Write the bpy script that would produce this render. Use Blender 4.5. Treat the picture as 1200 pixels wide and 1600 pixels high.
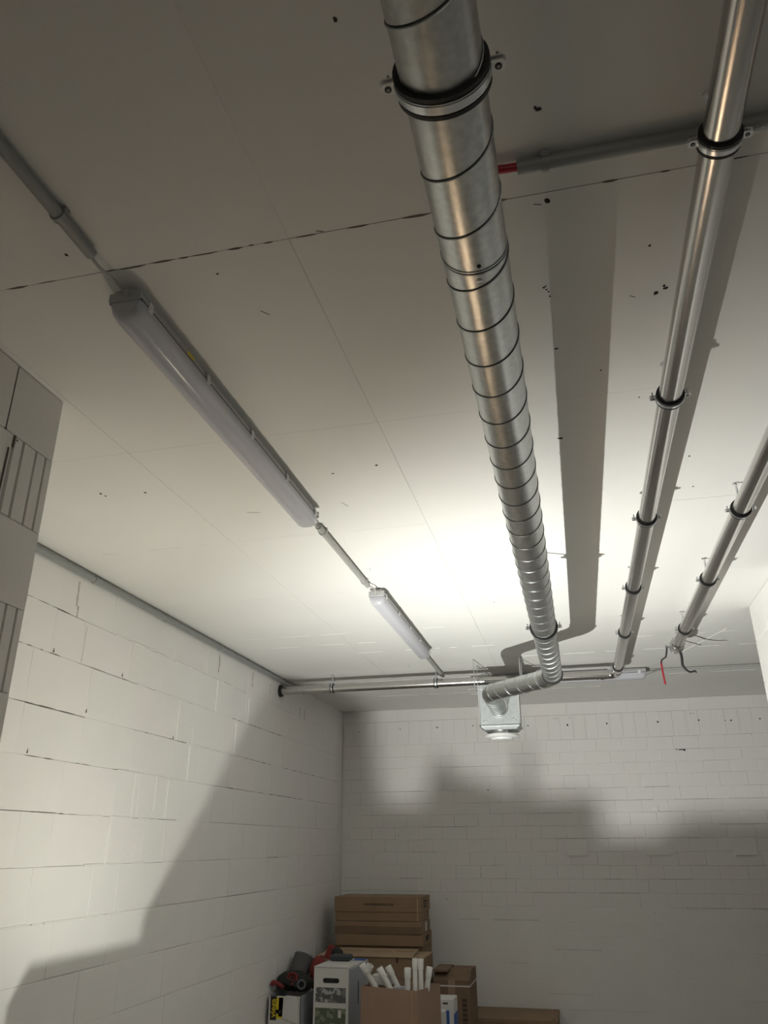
import bpy, math, random
from mathutils import Vector, Matrix
random.seed(7)
PI = math.pi
scn = bpy.context.scene
for o in list(bpy.data.objects): bpy.data.objects.remove(o)
C = scn.collection
# ------------------------------------------------------------------ camera
CAM = Vector((0, 0, 1.8))
cx = Vector((0.97287544, 0.23128446, -0.00456803)); cd = Vector((-0.0959489, 0.38547411, -0.91771647)); cf = Vector((-0.21049271, 0.89326212, 0.39720978))
cf.normalize(); cx = (cx - cf * cx.dot(cf)).normalized(); up = cx.cross(cf).normalized()
cam_d = bpy.data.cameras.new('camera'); cam = bpy.data.objects.new('camera', cam_d); C.objects.link(cam)
M3 = Matrix((cx, up, -cf)).transposed()
cam.matrix_world = Matrix.Translation(CAM) @ M3.to_4x4()
cam_d.sensor_fit = 'VERTICAL'; cam_d.sensor_height = 24.0; cam_d.lens = 1205 / 1600 * 24.0
cam_d.clip_start = 0.02; scn.camera = cam
# ------------------------------------------------------------------ light and exposure
scn.view_settings.view_transform = 'Standard'; scn.view_settings.look = 'None'
scn.view_settings.exposure = 0.16; scn.view_settings.gamma = 1.0; scn.view_settings.use_curve_mapping = False
world = bpy.data.worlds.new('world'); scn.world = world; world.use_nodes = True
world.node_tree.nodes['Background'].inputs[0].default_value = (0.02, 0.02, 0.02, 1)
world.node_tree.nodes['Background'].inputs[1].default_value = 1.0
LX, LY, LZ = -1.15, 3.30, 0.95
def lamp(name, kind, loc, power, color, radius, **k):
    d = bpy.data.lights.new(name, kind); d.energy = power; d.color = color
    if kind in ('POINT', 'SPOT'): d.shadow_soft_size = radius
    o = bpy.data.objects.new(name, d); C.objects.link(o); o.location = loc
    return o
gs = lamp('work_lamp_glow', 'SPOT', (LX, LY, LZ), 70, (0.985, 1.0, 0.895), 0.010)
gs.data.spot_size = math.radians(172); gs.data.spot_blend = 1.0
gs.rotation_euler = (Vector((-0.6, 1.5, 2.35))).to_track_quat('-Z', 'Y').to_euler()
sp = lamp('work_lamp_beam', 'SPOT', (LX, LY, LZ), 365, (0.98, 0.99, 0.955), 0.010)
sp.data.spot_size = math.radians(172); sp.data.spot_blend = 1.0
sp.rotation_euler = (Vector((2.6, 2.4, 1.0))).to_track_quat('-Z', 'Y').to_euler()
# added weak warm fill from behind the camera, no such lamp is seen
fill = lamp('warm_fill', 'AREA', (0.5, -2.2, 2.6), 5.5, (1.0, 0.935, 0.84), 0)
fill.data.shape = 'RECTANGLE'; fill.data.size = 1.2; fill.data.size_y = 0.12
fill.rotation_euler = (math.radians(70), 0, 0)

# ------------------------------------------------------------------ materials
def mat(name, col, rough=0.5, metal=0.0, var=0.0, vscale=5.0, bump=0.0, bscale=60.0, bdist=0.002, stretch=None, trans=0.0, spec=0.5, rvar=0.0, coat=0.0, aniso=0.0, col2=None):
    m = bpy.data.materials.new(name); m.use_nodes = True; nt = m.node_tree; b = nt.nodes['Principled BSDF']
    b.inputs['Base Color'].default_value = (*col, 1); b.inputs['Roughness'].default_value = rough; b.inputs['Metallic'].default_value = metal
    b.inputs['Specular IOR Level'].default_value = spec
    b.inputs['Transmission Weight'].default_value = trans; b.inputs['Coat Weight'].default_value = coat
    tc = nt.nodes.new('ShaderNodeTexCoord'); src = tc.outputs['Object']
    if stretch:
        mp = nt.nodes.new('ShaderNodeMapping'); mp.inputs['Scale'].default_value = stretch; nt.links.new(src, mp.inputs[0]); src = mp.outputs[0]
    if var or rvar:
        n = nt.nodes.new('ShaderNodeTexNoise'); n.inputs['Scale'].default_value = vscale; n.inputs['Detail'].default_value = 5; nt.links.new(src, n.inputs['Vector'])
        if var:
            r = nt.nodes.new('ShaderNodeValToRGB'); r.color_ramp.elements[0].position = 0.3; r.color_ramp.elements[1].position = 0.7
            c2 = col2 or tuple(c * (1 - var) for c in col)
            r.color_ramp.elements[0].color = (*c2, 1); r.color_ramp.elements[1].color = (*col, 1)
            nt.links.new(n.outputs['Fac'], r.inputs[0]); nt.links.new(r.outputs[0], b.inputs['Base Color'])
        if rvar:
            mr = nt.nodes.new('ShaderNodeMapRange'); mr.inputs[3].default_value = rough - rvar; mr.inputs[4].default_value = rough + rvar
            nt.links.new(n.outputs['Fac'], mr.inputs[0]); nt.links.new(mr.outputs[0], b.inputs['Roughness'])
    if bump:
        n2 = nt.nodes.new('ShaderNodeTexNoise'); n2.inputs['Scale'].default_value = bscale; n2.inputs['Detail'].default_value = 6; nt.links.new(src, n2.inputs['Vector'])
        bp = nt.nodes.new('ShaderNodeBump'); bp.inputs['Strength'].default_value = bump; bp.inputs['Distance'].default_value = bdist
        nt.links.new(n2.outputs['Fac'], bp.inputs['Height']); nt.links.new(bp.outputs[0], b.inputs['Normal'])
    return m
M = {}
M['ceil'] = mat('ceiling_paint', (0.86, 0.85, 0.815), 0.75, var=0.05, vscale=1.3, bump=0.25, bscale=14, bdist=0.004, spec=0.2)
M['wall'] = mat('wall_paint', (0.86, 0.845, 0.815), 0.6, var=0.05, vscale=2.2, bump=0.5, bscale=26, bdist=0.003, spec=0.3)
M['wallp'] = mat('wall_paint_pinkish', (0.865, 0.835, 0.81), 0.6, var=0.04, vscale=3, bump=0.5, bscale=30, bdist=0.003, spec=0.3)
M['pier'] = mat('pier_paint', (0.78, 0.765, 0.725), 0.7, var=0.06, vscale=3, bump=0.5, bscale=26, bdist=0.003, spec=0.3)
M['mortar'] = mat('painted_joint', (0.74, 0.73, 0.69), 0.8, var=0.35, vscale=9, bump=0.6, bscale=40)
M['floor'] = mat('concrete_floor', (0.47, 0.45, 0.42), 0.75, var=0.3, vscale=3, bump=0.3, bscale=30)
M['dark'] = mat('pit_dark', (0.03, 0.025, 0.02), 0.9)
M['crack'] = mat('joint_crack', (0.20, 0.175, 0.14), 0.95, var=0.5, vscale=20)
M['shallow'] = mat('shallow_joint', (0.64, 0.62, 0.585), 0.9, var=0.3, vscale=15)
M['ridge'] = mat('paint_ridge', (0.84, 0.835, 0.80), 0.6)
M['galv'] = mat('galvanised_sheet', (0.60, 0.615, 0.60), 0.33, 1.0, var=0.22, vscale=70, bump=0.05, bscale=20, rvar=0.10)
M['seam'] = mat('duct_seam_metal', (0.42, 0.44, 0.44), 0.42, 1.0)
M['galvbox'] = mat('galvanised_box_sheet', (0.60, 0.63, 0.64), 0.5, 1.0, var=0.14, vscale=40)
M['groove'] = mat('dark_metal_seam_shade', (0.05, 0.05, 0.05), 0.6, 0.6)  # near-black metal, also serves as shade beside the duct seams
M['steel'] = mat('stainless_steel', (0.60, 0.585, 0.565), 0.23, 1.0, var=0.12, vscale=3.0, stretch=(22, 0.7, 22), rvar=0.05)
M['zinc'] = mat('zinc_plated', (0.72, 0.73, 0.74), 0.28, 1.0)
M['screwdark'] = mat('dark_zinc_screw', (0.30, 0.30, 0.31), 0.4, 1.0)
M['rubber'] = mat('black_rubber', (0.012, 0.012, 0.012), 0.55)
M['conduit'] = mat('grey_conduit', (0.30, 0.31, 0.30), 0.45)
M['conduitl'] = mat('light_grey_conduit', (0.42, 0.42, 0.40), 0.5)
M['lampb'] = mat('lamp_tray_grey', (0.50, 0.50, 0.50), 0.45)
M['gasket'] = mat('lamp_gasket_line', (0.09, 0.09, 0.09), 0.6)
M['gear'] = mat('lamp_gear_tray', (0.70, 0.70, 0.70), 0.4)
M['white_metal'] = mat('white_powder_coat', (0.85, 0.85, 0.84), 0.35)
M['red'] = mat('red_plastic', (0.38, 0.015, 0.03), 0.4)
M['redfab'] = mat('red_fabric', (0.23, 0.032, 0.03), 0.8, var=0.4, vscale=9)
M['blackfab'] = mat('black_fabric', (0.025, 0.026, 0.026), 0.8, var=0.4, vscale=14, bump=0.4, bscale=30)
M['greyroll'] = mat('grey_foam', (0.10, 0.10, 0.10), 0.85)
M['card'] = mat('cardboard', (0.30, 0.20, 0.125), 0.8, var=0.15, vscale=6, bump=0.1, bscale=40)
M['cardl'] = mat('cardboard_light', (0.44, 0.32, 0.21), 0.8, var=0.12, vscale=6)
M['cardd'] = mat('cardboard_dark', (0.21, 0.135, 0.085), 0.8, var=0.2, vscale=6)
M['cardp'] = mat('cardboard_pink', (0.33, 0.215, 0.155), 0.8, var=0.1, vscale=6)
M['ink'] = mat('printing_ink', (0.06, 0.04, 0.03), 0.8)
M['paper'] = mat('white_carton', (0.66, 0.65, 0.63), 0.6, var=0.06, vscale=5)
M['paperg'] = mat('grey_carton_side', (0.42, 0.44, 0.48), 0.6, var=0.12, vscale=5)
M['blue'] = mat('blue_print', (0.03, 0.10, 0.38), 0.5)
M['yellow'] = mat('yellow_print', (0.72, 0.56, 0.02), 0.5)
M['black'] = mat('black_print', (0.012, 0.012, 0.012), 0.5)
M['pvc'] = mat('white_pvc', (0.78, 0.77, 0.74), 0.4)
M['gadget'] = mat('dark_grey_case', (0.045, 0.055, 0.06), 0.5)
M['wood'] = mat('bench_wood', (0.33, 0.22, 0.13), 0.7, var=0.3, vscale=4, stretch=(1, 12, 12))
def picture_mat(name, a, b_, c, sc):
    m = bpy.data.materials.new(name); m.use_nodes = True; nt = m.node_tree; b = nt.nodes['Principled BSDF']; b.inputs['Roughness'].default_value = 0.45
    tc = nt.nodes.new('ShaderNodeTexCoord'); v = nt.nodes.new('ShaderNodeTexVoronoi'); v.inputs['Scale'].default_value = sc; v.distance = 'CHEBYCHEV'
    nt.links.new(tc.outputs['Object'], v.inputs['Vector']); r = nt.nodes.new('ShaderNodeValToRGB'); r.color_ramp.interpolation = 'CONSTANT'
    e = r.color_ramp.elements; e[0].color = (*a, 1); e[1].position = 0.45; e[1].color = (*b_, 1); n = e.new(0.75); n.color = (*c, 1)
    s = nt.nodes.new('ShaderNodeSeparateColor'); nt.links.new(v.outputs['Color'], s.inputs[0]); nt.links.new(s.outputs[0], r.inputs[0]); nt.links.new(r.outputs[0], b.inputs['Base Color']); return m
M['photo1'] = picture_mat('printed_room_picture', (0.10, 0.10, 0.10), (0.42, 0.42, 0.42), (0.20, 0.19, 0.18), 42)
M['photo2'] = picture_mat('printed_garden_picture', (0.10, 0.12, 0.08), (0.22, 0.25, 0.17), (0.14, 0.16, 0.11), 36)
# frosted lamp cover
m = mat('frosted_cover', (0.80, 0.80, 0.86), 0.22, spec=0.5); M['frost'] = m
nt = m.node_tree; b = nt.nodes['Principled BSDF']; tl = nt.nodes.new('ShaderNodeBsdfTranslucent'); tl.inputs[0].default_value = (0.85, 0.85, 0.9, 1)
tp = nt.nodes.new('ShaderNodeBsdfTransparent'); mx = nt.nodes.new('ShaderNodeMixShader'); mx.inputs[0].default_value = 0.25; mx2 = nt.nodes.new('ShaderNodeMixShader'); mx2.inputs[0].default_value = 0.22
nt.links.new(b.outputs[0], mx.inputs[1]); nt.links.new(tl.outputs[0], mx.inputs[2]); nt.links.new(mx.outputs[0], mx2.inputs[1]); nt.links.new(tp.outputs[0], mx2.inputs[2])
nt.links.new(mx2.outputs[0], nt.nodes['Material Output'].inputs[0])
m = bpy.data.materials.new('lit_lamp_lens'); m.use_nodes = True; bb = m.node_tree.nodes['Principled BSDF']; bb.inputs['Emission Color'].default_value = (1, 1, 0.95, 1); bb.inputs['Emission Strength'].default_value = 20; M['lens'] = m

# ------------------------------------------------------------------ mesh builder
class MB:
    def __init__(s): s.v = []; s.f = []; s.sm = []
    def add(s, vs, fs, smooth=False):
        k = len(s.v); s.v += [Vector(p) for p in vs]; s.f += [tuple(i + k for i in f) for f in fs]; s.sm += [smooth] * len(fs); return s
    def box(s, a, b, ch=0.0):
        x0, y0, z0 = a; x1, y1, z1 = b
        if ch <= 0:
            return s.add([(x0,y0,z0),(x1,y0,z0),(x1,y1,z0),(x0,y1,z0),(x0,y0,z1),(x1,y0,z1),(x1,y1,z1),(x0,y1,z1)],
                [(0,3,2,1),(4,5,6,7),(0,1,5,4),(1,2,6,5),(2,3,7,6),(3,0,4,7)])
        c = ch
        def ring(z, i): return [(x0+i+ (c-i if False else 0), y0+i, z), (x1-i, y0+i, z), (x1-i, y1-i, z), (x0+i, y1-i, z)]
        vs = ring(z0, c) + ring(z0+c, 0) + ring(z1-c, 0) + ring(z1, c)
        fs = [(3,2,1,0), (12,13,14,15)]
        for r in range(3):
            for i in range(4):
                j = (i+1) % 4; fs.append((4*r+i, 4*r+j, 4*r+4+j, 4*r+4+i))
        return s.add(vs, fs)
    def prism(s, poly, axis, a, b):     # poly: 2-D points, extruded along axis from a to b
        n = len(poly)
        def P(p, t):
            return {'x': (t, p[0], p[1]), 'y': (p[0], t, p[1]), 'z': (p[0], p[1], t)}[axis]
        vs = [P(p, a) for p in poly] + [P(p, b) for p in poly]
        fs = [tuple(range(n))[::-1], tuple(range(n, 2*n))] + [(i, (i+1) % n, n+(i+1) % n, n+i) for i in range(n)]
        return s.add(vs, fs)
    def tube(s, pts, r, n=20, caps=True, smooth=True):
        pts = [Vector(p) for p in pts]; rs = r if isinstance(r, (list, tuple)) else [r] * len(pts)
        T = []
        for i in range(len(pts)):
            a = pts[max(i-1, 0)]; b = pts[min(i+1, len(pts)-1)]
            t = (b - a)
            if t.length < 1e-9: t = pts[-1] - pts[0]
            T.append(t.normalized())
        u = T[0].orthogonal().normalized(); vs = []
        for i, p in enumerate(pts):
            u = (u - T[i] * u.dot(T[i])).normalized(); w = T[i].cross(u)
            for k in range(n):
                a = 2*PI*k/n; vs.append(p + (u*math.cos(a) + w*math.sin(a)) * rs[i])
        fs = []
        for i in range(len(pts)-1):
            for k in range(n):
                l = (k+1) % n; fs.append((i*n+k, i*n+l, (i+1)*n+l, (i+1)*n+k))
        s.add(vs, fs, smooth)
        if caps:
            m = len(pts); s.add([vs[k] for k in range(n)], [tuple(range(n))[::-1]]); s.add([vs[(m-1)*n+k] for k in range(n)], [tuple(range(n))])
        return s
    def ring(s, c, ax, r0, r1, h, n=32, a0=0, a1=2*PI, start=None):   # band: inner radius r0, outer r1, width h along ax
        c = Vector(c); ax = Vector(ax).normalized(); u = Vector(start) if start else ax.orthogonal().normalized(); w = ax.cross(u)
        full = abs(a1 - a0 - 2*PI) < 1e-6; m = n if full else n + 1; vs = []
        for k in range(m):
            a = a0 + (a1 - a0) * k / n; d = u*math.cos(a) + w*math.sin(a)
            for (r, t) in ((r0, -h/2), (r1, -h/2), (r1, h/2), (r0, h/2)): vs.append(c + d*r + ax*t)
        fs = []
        for k in range(n):
            l = (k+1) % m
            for q in range(4): fs.append((4*k+q, 4*k+(q+1) % 4, 4*l+(q+1) % 4, 4*l+q))
        if not full: fs += [(0,1,2,3), (4*n+3, 4*n+2, 4*n+1, 4*n)]
        return s.add(vs, fs, True)
    def ball(s, c, r, n=12, m=8, jit=0.0, smooth=True):
        c = Vector(c); r = r if isinstance(r, (tuple, list)) else (r, r, r); vs = [c + Vector((0, 0, r[2]))]
        for i in range(1, m):
            for k in range(n):
                j = 1 + random.uniform(-jit, jit); t = PI*i/m; a = 2*PI*k/n
                vs.append(c + Vector((r[0]*math.sin(t)*math.cos(a)*j, r[1]*math.sin(t)*math.sin(a)*j, r[2]*math.cos(t)*j)))
        vs.append(c - Vector((0, 0, r[2]))); fs = [(0, 1+k, 1+(k+1) % n) for k in range(n)]
        for i in range(m-2):
            for k in range(n):
                l = (k+1) % n; fs.append((1+i*n+k, 1+(i+1)*n+k, 1+(i+1)*n+l, 1+i*n+l))
        e = len(vs)-1; fs += [(e, 1+(m-2)*n+(k+1) % n, 1+(m-2)*n+k) for k in range(n)]
        return s.add(vs, fs, smooth)
    def build(s, name, material, parent=None, local=False):
        off = Vector((0, 0, 0))
        if parent and not local:
            off = parent.location.copy(); q = parent
            while q.parent: q = q.parent; off += q.location
        me = bpy.data.meshes.new(name); me.from_pydata([tuple(p - off) for p in s.v], [], s.f); me.update()
        me.polygons.foreach_set('use_smooth', s.sm); me.materials.append(M[material] if isinstance(material, str) else material)
        o = bpy.data.objects.new(name, me); C.objects.link(o); o.parent = parent
        bpy.context.view_layer.objects.active = o
        return o
def fix_sharp(o, ang=40):
    me = o.data
    try: me.set_sharp_from_angle(angle=math.radians(ang))
    except Exception: pass
def thing(name, label, cat, loc=(0, 0, 0), group=None, rz=0):
    o = bpy.data.objects.new(name, None); C.objects.link(o); o.location = loc; o.rotation_euler = (0, 0, rz); o.empty_display_size = 0.1
    o['label'] = label; o['category'] = cat
    if group: o['group'] = group
    return o
def tag(o, label, cat, group=None):
    o['label'] = label; o['category'] = cat
    if group: o['group'] = group
    return o
def struct(name, mb, m):
    o = mb.build(name, m); o['kind'] = 'structure'; return o
def copy_mesh(name, data, parent, loc, scale=(1, 1, 1), rot=(0, 0, 0)):
    o = bpy.data.objects.new(name, data); C.objects.link(o); o.parent = parent; o.location = loc; o.scale = scale; o.rotation_euler = rot; return o
def arc(c, r, u, w, a0, a1, n=8):
    c = Vector(c); u = Vector(u); w = Vector(w)
    return [c + u*(r*math.cos(a0+(a1-a0)*i/n)) + w*(r*math.sin(a0+(a1-a0)*i/n)) for i in range(n+1)]

# ------------------------------------------------------------------ setting
ZC = 3.2; XL = -2.52; YB = 8.63; XR = 8.0; YF = -7.0
struct('floor', MB().box((XL-0.25, YF-0.25, -0.2), (XR+0.25, YB+0.25, 0)), 'floor')
ceiling = struct('ceiling', MB().box((XL-0.25, YF-0.25, ZC+0.012), (XR+0.25, YB+0.25, ZC+0.2)), 'ceil')
wl = struct('wall_left', MB().box((XL-0.25, YF-0.25, -0.2), (XL-0.018, YB+0.018, ZC+0.02)), 'mortar')
wb = struct('wall_back', MB().box((XL-0.25, YB+0.010, -0.2), (XR+0.25, YB+0.25, ZC+0.02)), 'wall')
struct('wall_right', MB().box((XR, YF-0.25, -0.2), (XR+0.25, YB+0.01, ZC+0.02)), 'wall')
struct('wall_front', MB().box((XL-0.018, YF-0.25, -0.2), (XR, YF, ZC+0.02)), 'wall')
# ceiling panels with narrow joints
xs = [XL-0.02, -1.57, -0.575, 0.43, 1.43, 2.43, 3.43, 5.43, XR]; ys = [YF, -5.2, -3.35, -2.4, -1.45, -0.5, 0.45, 1.41, 2.35, 3.335, 4.28, 5.215, 5.83, 6.98, 7.9, YB+0.01]
for i in range(len(xs)-1):
    for j in range(len(ys)-1):
        g = 0.00055 if ys[j] > 1.4 and i < 3 else 0.0002; gy0 = 0.0013 if abs(ys[j]-1.41) < .01 else 0.0003; gy1 = 0.0013 if abs(ys[j+1]-1.41) < .01 else 0.0003
        dz = random.uniform(0, 0.0006)
        MB().box((xs[i]+g, ys[j]+gy0, ZC+dz), (xs[i+1]-g, ys[j+1]-gy1, ZC+0.013)).build('panel', 'ceil', ceiling)
# worn crumbling edges along the open joint, white paint ridges, pits
mb = MB(); x = XL
while x < 1.6:
    L = random.uniform(0.015, 0.08); w = random.uniform(0.0010, 0.0045)
    if random.random() < (0.75 if x < .12 else .28):
        y = 1.41 + random.uniform(-.0015, .0015)
        mb.prism([(x, y), (x+L*.3, y+w*.8), (x+L*.7, y+w), (x+L, y), (x+L*.6, y-w*.7), (x+L*.25, y-w*.5)], 'z', ZC-0.0006, ZC+0.001)
    x += L + random.uniform(0.0, 0.03)
o = mb.build('joint_crumble', 'crack', ceiling); o['kind'] = 'stuff'
mb = MB()
for (y, x0, x1) in ((5.215, -2.35, -1.5), (5.215, -.95, -.8), (5.52, -2.2, -1.3), (5.83, -1.6, -.5), (5.83, .5, 1.2), (6.27, -.5, 1.6), (6.98, -1.9, -.2), (7.3, -2.1, 1.7), (7.75, -1.9, .3), (3.34, -2.3, -1.7)):
    x = x0
    while x < x1:
        L = random.uniform(.03, .25); mb.tube([(x, y, ZC), (min(x+L, x1), y+random.uniform(-.004, .004), ZC)], 0.0022 if y > 5 else 0.0012, 6); x += L + random.uniform(0.01, .2)
mb.tube([(-.575, 4.6, ZC), (-.578, 5.3, ZC)], 0.002, 6)
mb.tube([(1.13, 5.75, ZC), (0.88, 6.5, ZC)], 0.003, 6)
o = mb.build('paint_ridge', 'ridge', ceiling); o['kind'] = 'stuff'
mb = MB()
for (x, y, s) in ((.056, 1.18, .007), (.048, 1.175, .003), (.062, 1.437, .007), (.064, 2.047, .006), (.06, 2.631, .009), (-.854, 2.712, .006), (-.663, 2.682, .006), (-1.692, 2.697, .006), (-1.875, 2.686, .006), (-1.882, 2.66, .006), (-.803, 1.488, .004), (.341, 1.847, .006), (.365, 1.831, .006), (.36, 1.82, .004), (.31, 1.65, .004), (.42, 1.8, .004),
                  (.04, 1.75, .004), (.047, 1.76, .003), (.055, 1.79, .003), (.052, 1.77, .003), (.045, 1.745, .003), (.55, 2.9, .004), (.6, 3.2, .004), (.33, 2.4, .003), (-.3, .9, .004), (-.95, .6, .004), (-1.15, 1.33, .004), (-1.5, 1.1, .004), (-1.0, 3.9, .004), (-.4, 4.7, .004), (-1.3, 6.4, .005), (.2, 2.2, .003)):
    mb.ball((x, y, ZC), (s, s*random.uniform(.7, 1.6), 0.0012), 8, 4, .25)
for (x, y, a, L) in ((-.5, 1.4, .4, .02), (-.75, 1.66, .9, .03), (-1.35, 3.0, .3, .06), (.27, 1.84, .6, .02), (.03, 1.44, .3, .02), (-.9, 3.0, 1.2, .05)):
    mb.tube([(x, y, ZC), (x+L*math.cos(a), y+L*math.sin(a), ZC)], 0.0009, 5)
o = mb.build('pit', 'dark', ceiling); o['kind'] = 'stuff'
ceil_plaster = None

# masonry blocks: unit block (x 0..1, z 0..1, face towards -y), chamfered front edge
def block_mesh(L, H, D, ch, mname, gaps=(0, 0), groove=(), rough=0.0):
    # face in local plane y=0 looking to -y, depth +y
    vs = []; g = ch
    prof = [(0, D), (0, g), (g, 0)]
    for (gx, gw) in groove: prof += [(gx-gw/2, 0), (gx-gw/4, 0.012), (gx+gw/4, 0.012), (gx+gw/2, 0)]
    prof += [(L-g, 0), (L, g), (L, D)]
    n = len(prof); gv = g
    def ringz(z, inset): return [(p[0], p[1] + (inset if p[1] < g*0.9 or (p[1] > .011 and p[1] < D*.9 and groove) else 0), z) for p in prof]
    vs = ringz(0, g) + ringz(gv, 0) + ringz(H-gv, 0) + ringz(H, g)
    fs = []
    for r in range(3):
        for i in range(n-1): fs.append((r*n+i, r*n+i+1, (r+1)*n+i+1, (r+1)*n+i))
    fs += [tuple(range(n))[::-1], tuple(range(3*n, 4*n))]
    me = bpy.data.meshes.new('block'); me.from_pydata(vs, [], fs); me.update(); me.materials.append(M[mname]); return me
# left wall: face to +x.  local +x -> world -y?  use rotation of 90 deg: local x -> +y, local -y -> +x
RL = (0, 0, PI/2)
zb = [3.2, 2.931, 2.70, 2.437, 2.20, 1.955, 1.715, 1.472, 1.23, 0.985, 0.742, 0.5, 0.255, 0.0]
cache = {}
joints_seen = {}
for c in range(len(zb)-1):
    z1 = zb[c]; z0 = zb[c+1]; y = 1.2 + random.uniform(0, .3)
    while y < YB - 0.02:
        L = random.choice((0.5, 0.5, 0.5, 0.5, 0.25, 0.375))
        if y + L > YB - 0.12: L = YB - y
        bed = random.choice((0.0003, 0.0006, 0.001, 0.0018, 0.003)) if c else 0.0005
        if c > 7: bed = min(bed, .001)
        H = z1 - z0 - bed; gap = random.choice((0.0002, 0.0003, 0.0006, 0.0012))
        mn = random.choice(('wall', 'wall', 'wall', 'wallp'))
        me = block_mesh(L-gap, H, 0.03, random.choice((0.0012, .002, 0.003)), mn)
        copy_mesh('block', me, wl, (XL + random.uniform(-.0012, .0012), y, z0+random.uniform(0, bed)), rot=RL)
        y += L
# raised paint runs along some joints of the left wall and dark stains
mb = MB()
for z, y0, y1 in ((2.70, 4.2, 5.2), (2.437, 4.9, 5.7), (2.2, 4.1, 4.9), (1.955, 3.9, 4.6), (1.715, 3.9, 4.5), (1.472, 3.3, 4.3), (2.931, 3.9, 5.6)):
    y = y0
    while y < y1:
        L = random.uniform(.05, .3); mb.tube([(XL+.001, y, z), (XL+.001, min(y+L, y1), z+random.uniform(-.003, .003))], 0.005, 6); y += L + random.uniform(0, .12)
for (y, z0, z1) in ((3.62, 2.71, 2.9), (4.75, 2.44, 2.7), (4.95, 2.2, 2.43), (5.3, 2.7, 2.93), (5.68, 2.44, 2.68), (5.9, 2.7, 2.9), (4.3, 1.955, 2.2), (4.55, 2.0, 2.2), (4.7, 1.96, 2.19), (4.1, 1.72, 1.95)):
    mb.tube([(XL+.001, y, z0), (XL+.001, y+.004, z1)], 0.0045, 6)
o = mb.build('paint_ridge', 'ridge', wl); o['kind'] = 'stuff'
mb = MB()
for (z, y0, y1) in ((2.70, 3.1, 4.1), (2.437, 3.15, 4.9), (2.2, 3.2, 4.2), (2.437, 5.9, 6.9), (2.7, 5.6, 6.7), (2.931, 3.1, 3.35), (2.2, 5.6, 8.2), (1.955, 3.4, 3.8), (2.437, 7.0, 8.0)):
    y = y0
    while y < y1:
        L = random.uniform(.02, .16); w = random.uniform(.0012, .0042)
        if random.random() < .62: mb.prism([(y, z-w*.4), (y+L*.5, z-w*.6), (y+L, z), (y+L*.6, z+w*.6), (y+L*.2, z+w*.4)], 'x', XL-.001, XL+.0012)
        y += L + random.uniform(0, .05)
for (y, z) in ((3.37, 2.708), (3.72, 2.46), (4.02, 2.71), (3.3, 2.21), (4.7, 2.44), (3.05, 2.931)):
    mb.prism([(y, z), (y+.012, z), (y+.008, z+.022)], 'x', XL-.001, XL+.0015)
o = mb.build('joint_crumble', 'crack', wl); o['kind'] = 'stuff'

M['stain'] = mat('bare_mortar_stain', (0.42, 0.36, 0.31), 0.9, var=0.5, vscale=25, col2=(0.66, 0.63, 0.59))
mb = MB()
for (y, z0, z1, w) in ((3.50, 2.985, 3.12, .012), (3.52, 2.93, 2.99, .010), (5.30, 2.99, 3.12, .016), (5.95, 3.0, 3.12, .012), (6.35, 3.02, 3.1, .010), (7.15, 2.93, 3.02, .010), (7.28, 2.93, 3.02, .010)):
    pr = [(y+random.uniform(-.3, .3)*w, z0+(z1-z0)*i/6) for i in range(7)]
    mb.prism([(a+w*random.uniform(.3, .8), b_) for a, b_ in pr] + [(a-w*random.uniform(.3, .8), b_) for a, b_ in pr[::-1]], 'x', XL-.001, XL+.0016)
o = mb.build('stain', 'stain', wl); o['kind'] = 'stuff'
# back wall: courses
rows = [(3.2, 3.07, 1.2, 0)]
blocks = []
x = XL
while x < XR: blocks.append((x, 3.072, min(.62, XR-x), .128)); x += .62
x = -2.52
while x < XR - .02: blocks.append((x, 2.819, min(.126, XR-x), .252)); x += .1262
z = 2.819; r = 0
for z0 in [2.691, 2.574, 2.462, 2.334, 2.212, 2.1, 1.98, 1.86, 1.738, 1.614, 1.492] + [1.492 - .1225*k for k in range(1, 13)]:
    z0 = max(z0, 0.0); x = 0.225 - .2535*12 + (0.127 if r % 2 else 0.0) + random.choice((0, 0, .02, -.03))
    if x > XL: blocks.append((XL, z0, x-XL, z-z0))
    while x < XR - .02:
        a = max(x, XL); L = min(x+.2535, XR) - a
        if L > .02: blocks.append((a, z0, L, z-z0))
        x += .2535
    z = z0; r += 1
def vis(b): return (b[0] > 2.0) * 10 - b[1]
blocks.sort(key=vis)
rest = MB(); k = 0
for (x, z0, L, H) in blocks:
    bed = random.choice((.0003, .0005, .0009, .0016)); gp = random.choice((.0002, .0004, .0008))
    dy = random.uniform(-.001, .001)
    if k < 290:
        me = block_mesh(L-gp, H-bed, .015, random.choice((.0022, .003, .004)), random.choice(('wall', 'wall', 'wall', 'wallp')))
        copy_mesh('block', me, wb, (x, YB+dy, z0)); k += 1
    else:
        rest.box((x, YB+dy, z0), (x+L-gp, YB+.014, z0+H-bed), 0)
o = rest.build('block_rows', 'wall', wb); o['kind'] = 'stuff'
for (a, b_) in ((-.17, .033), (.59, .80), (1.404, 1.606)):
    MB().prism([(YB-.001, 1.842), (YB-.001, 1.708), (YB-.012, 1.703), (YB-.006, 1.842)], 'x', a, b_).build('plaster_patch', 'wall', wb)
mb = MB()
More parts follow.
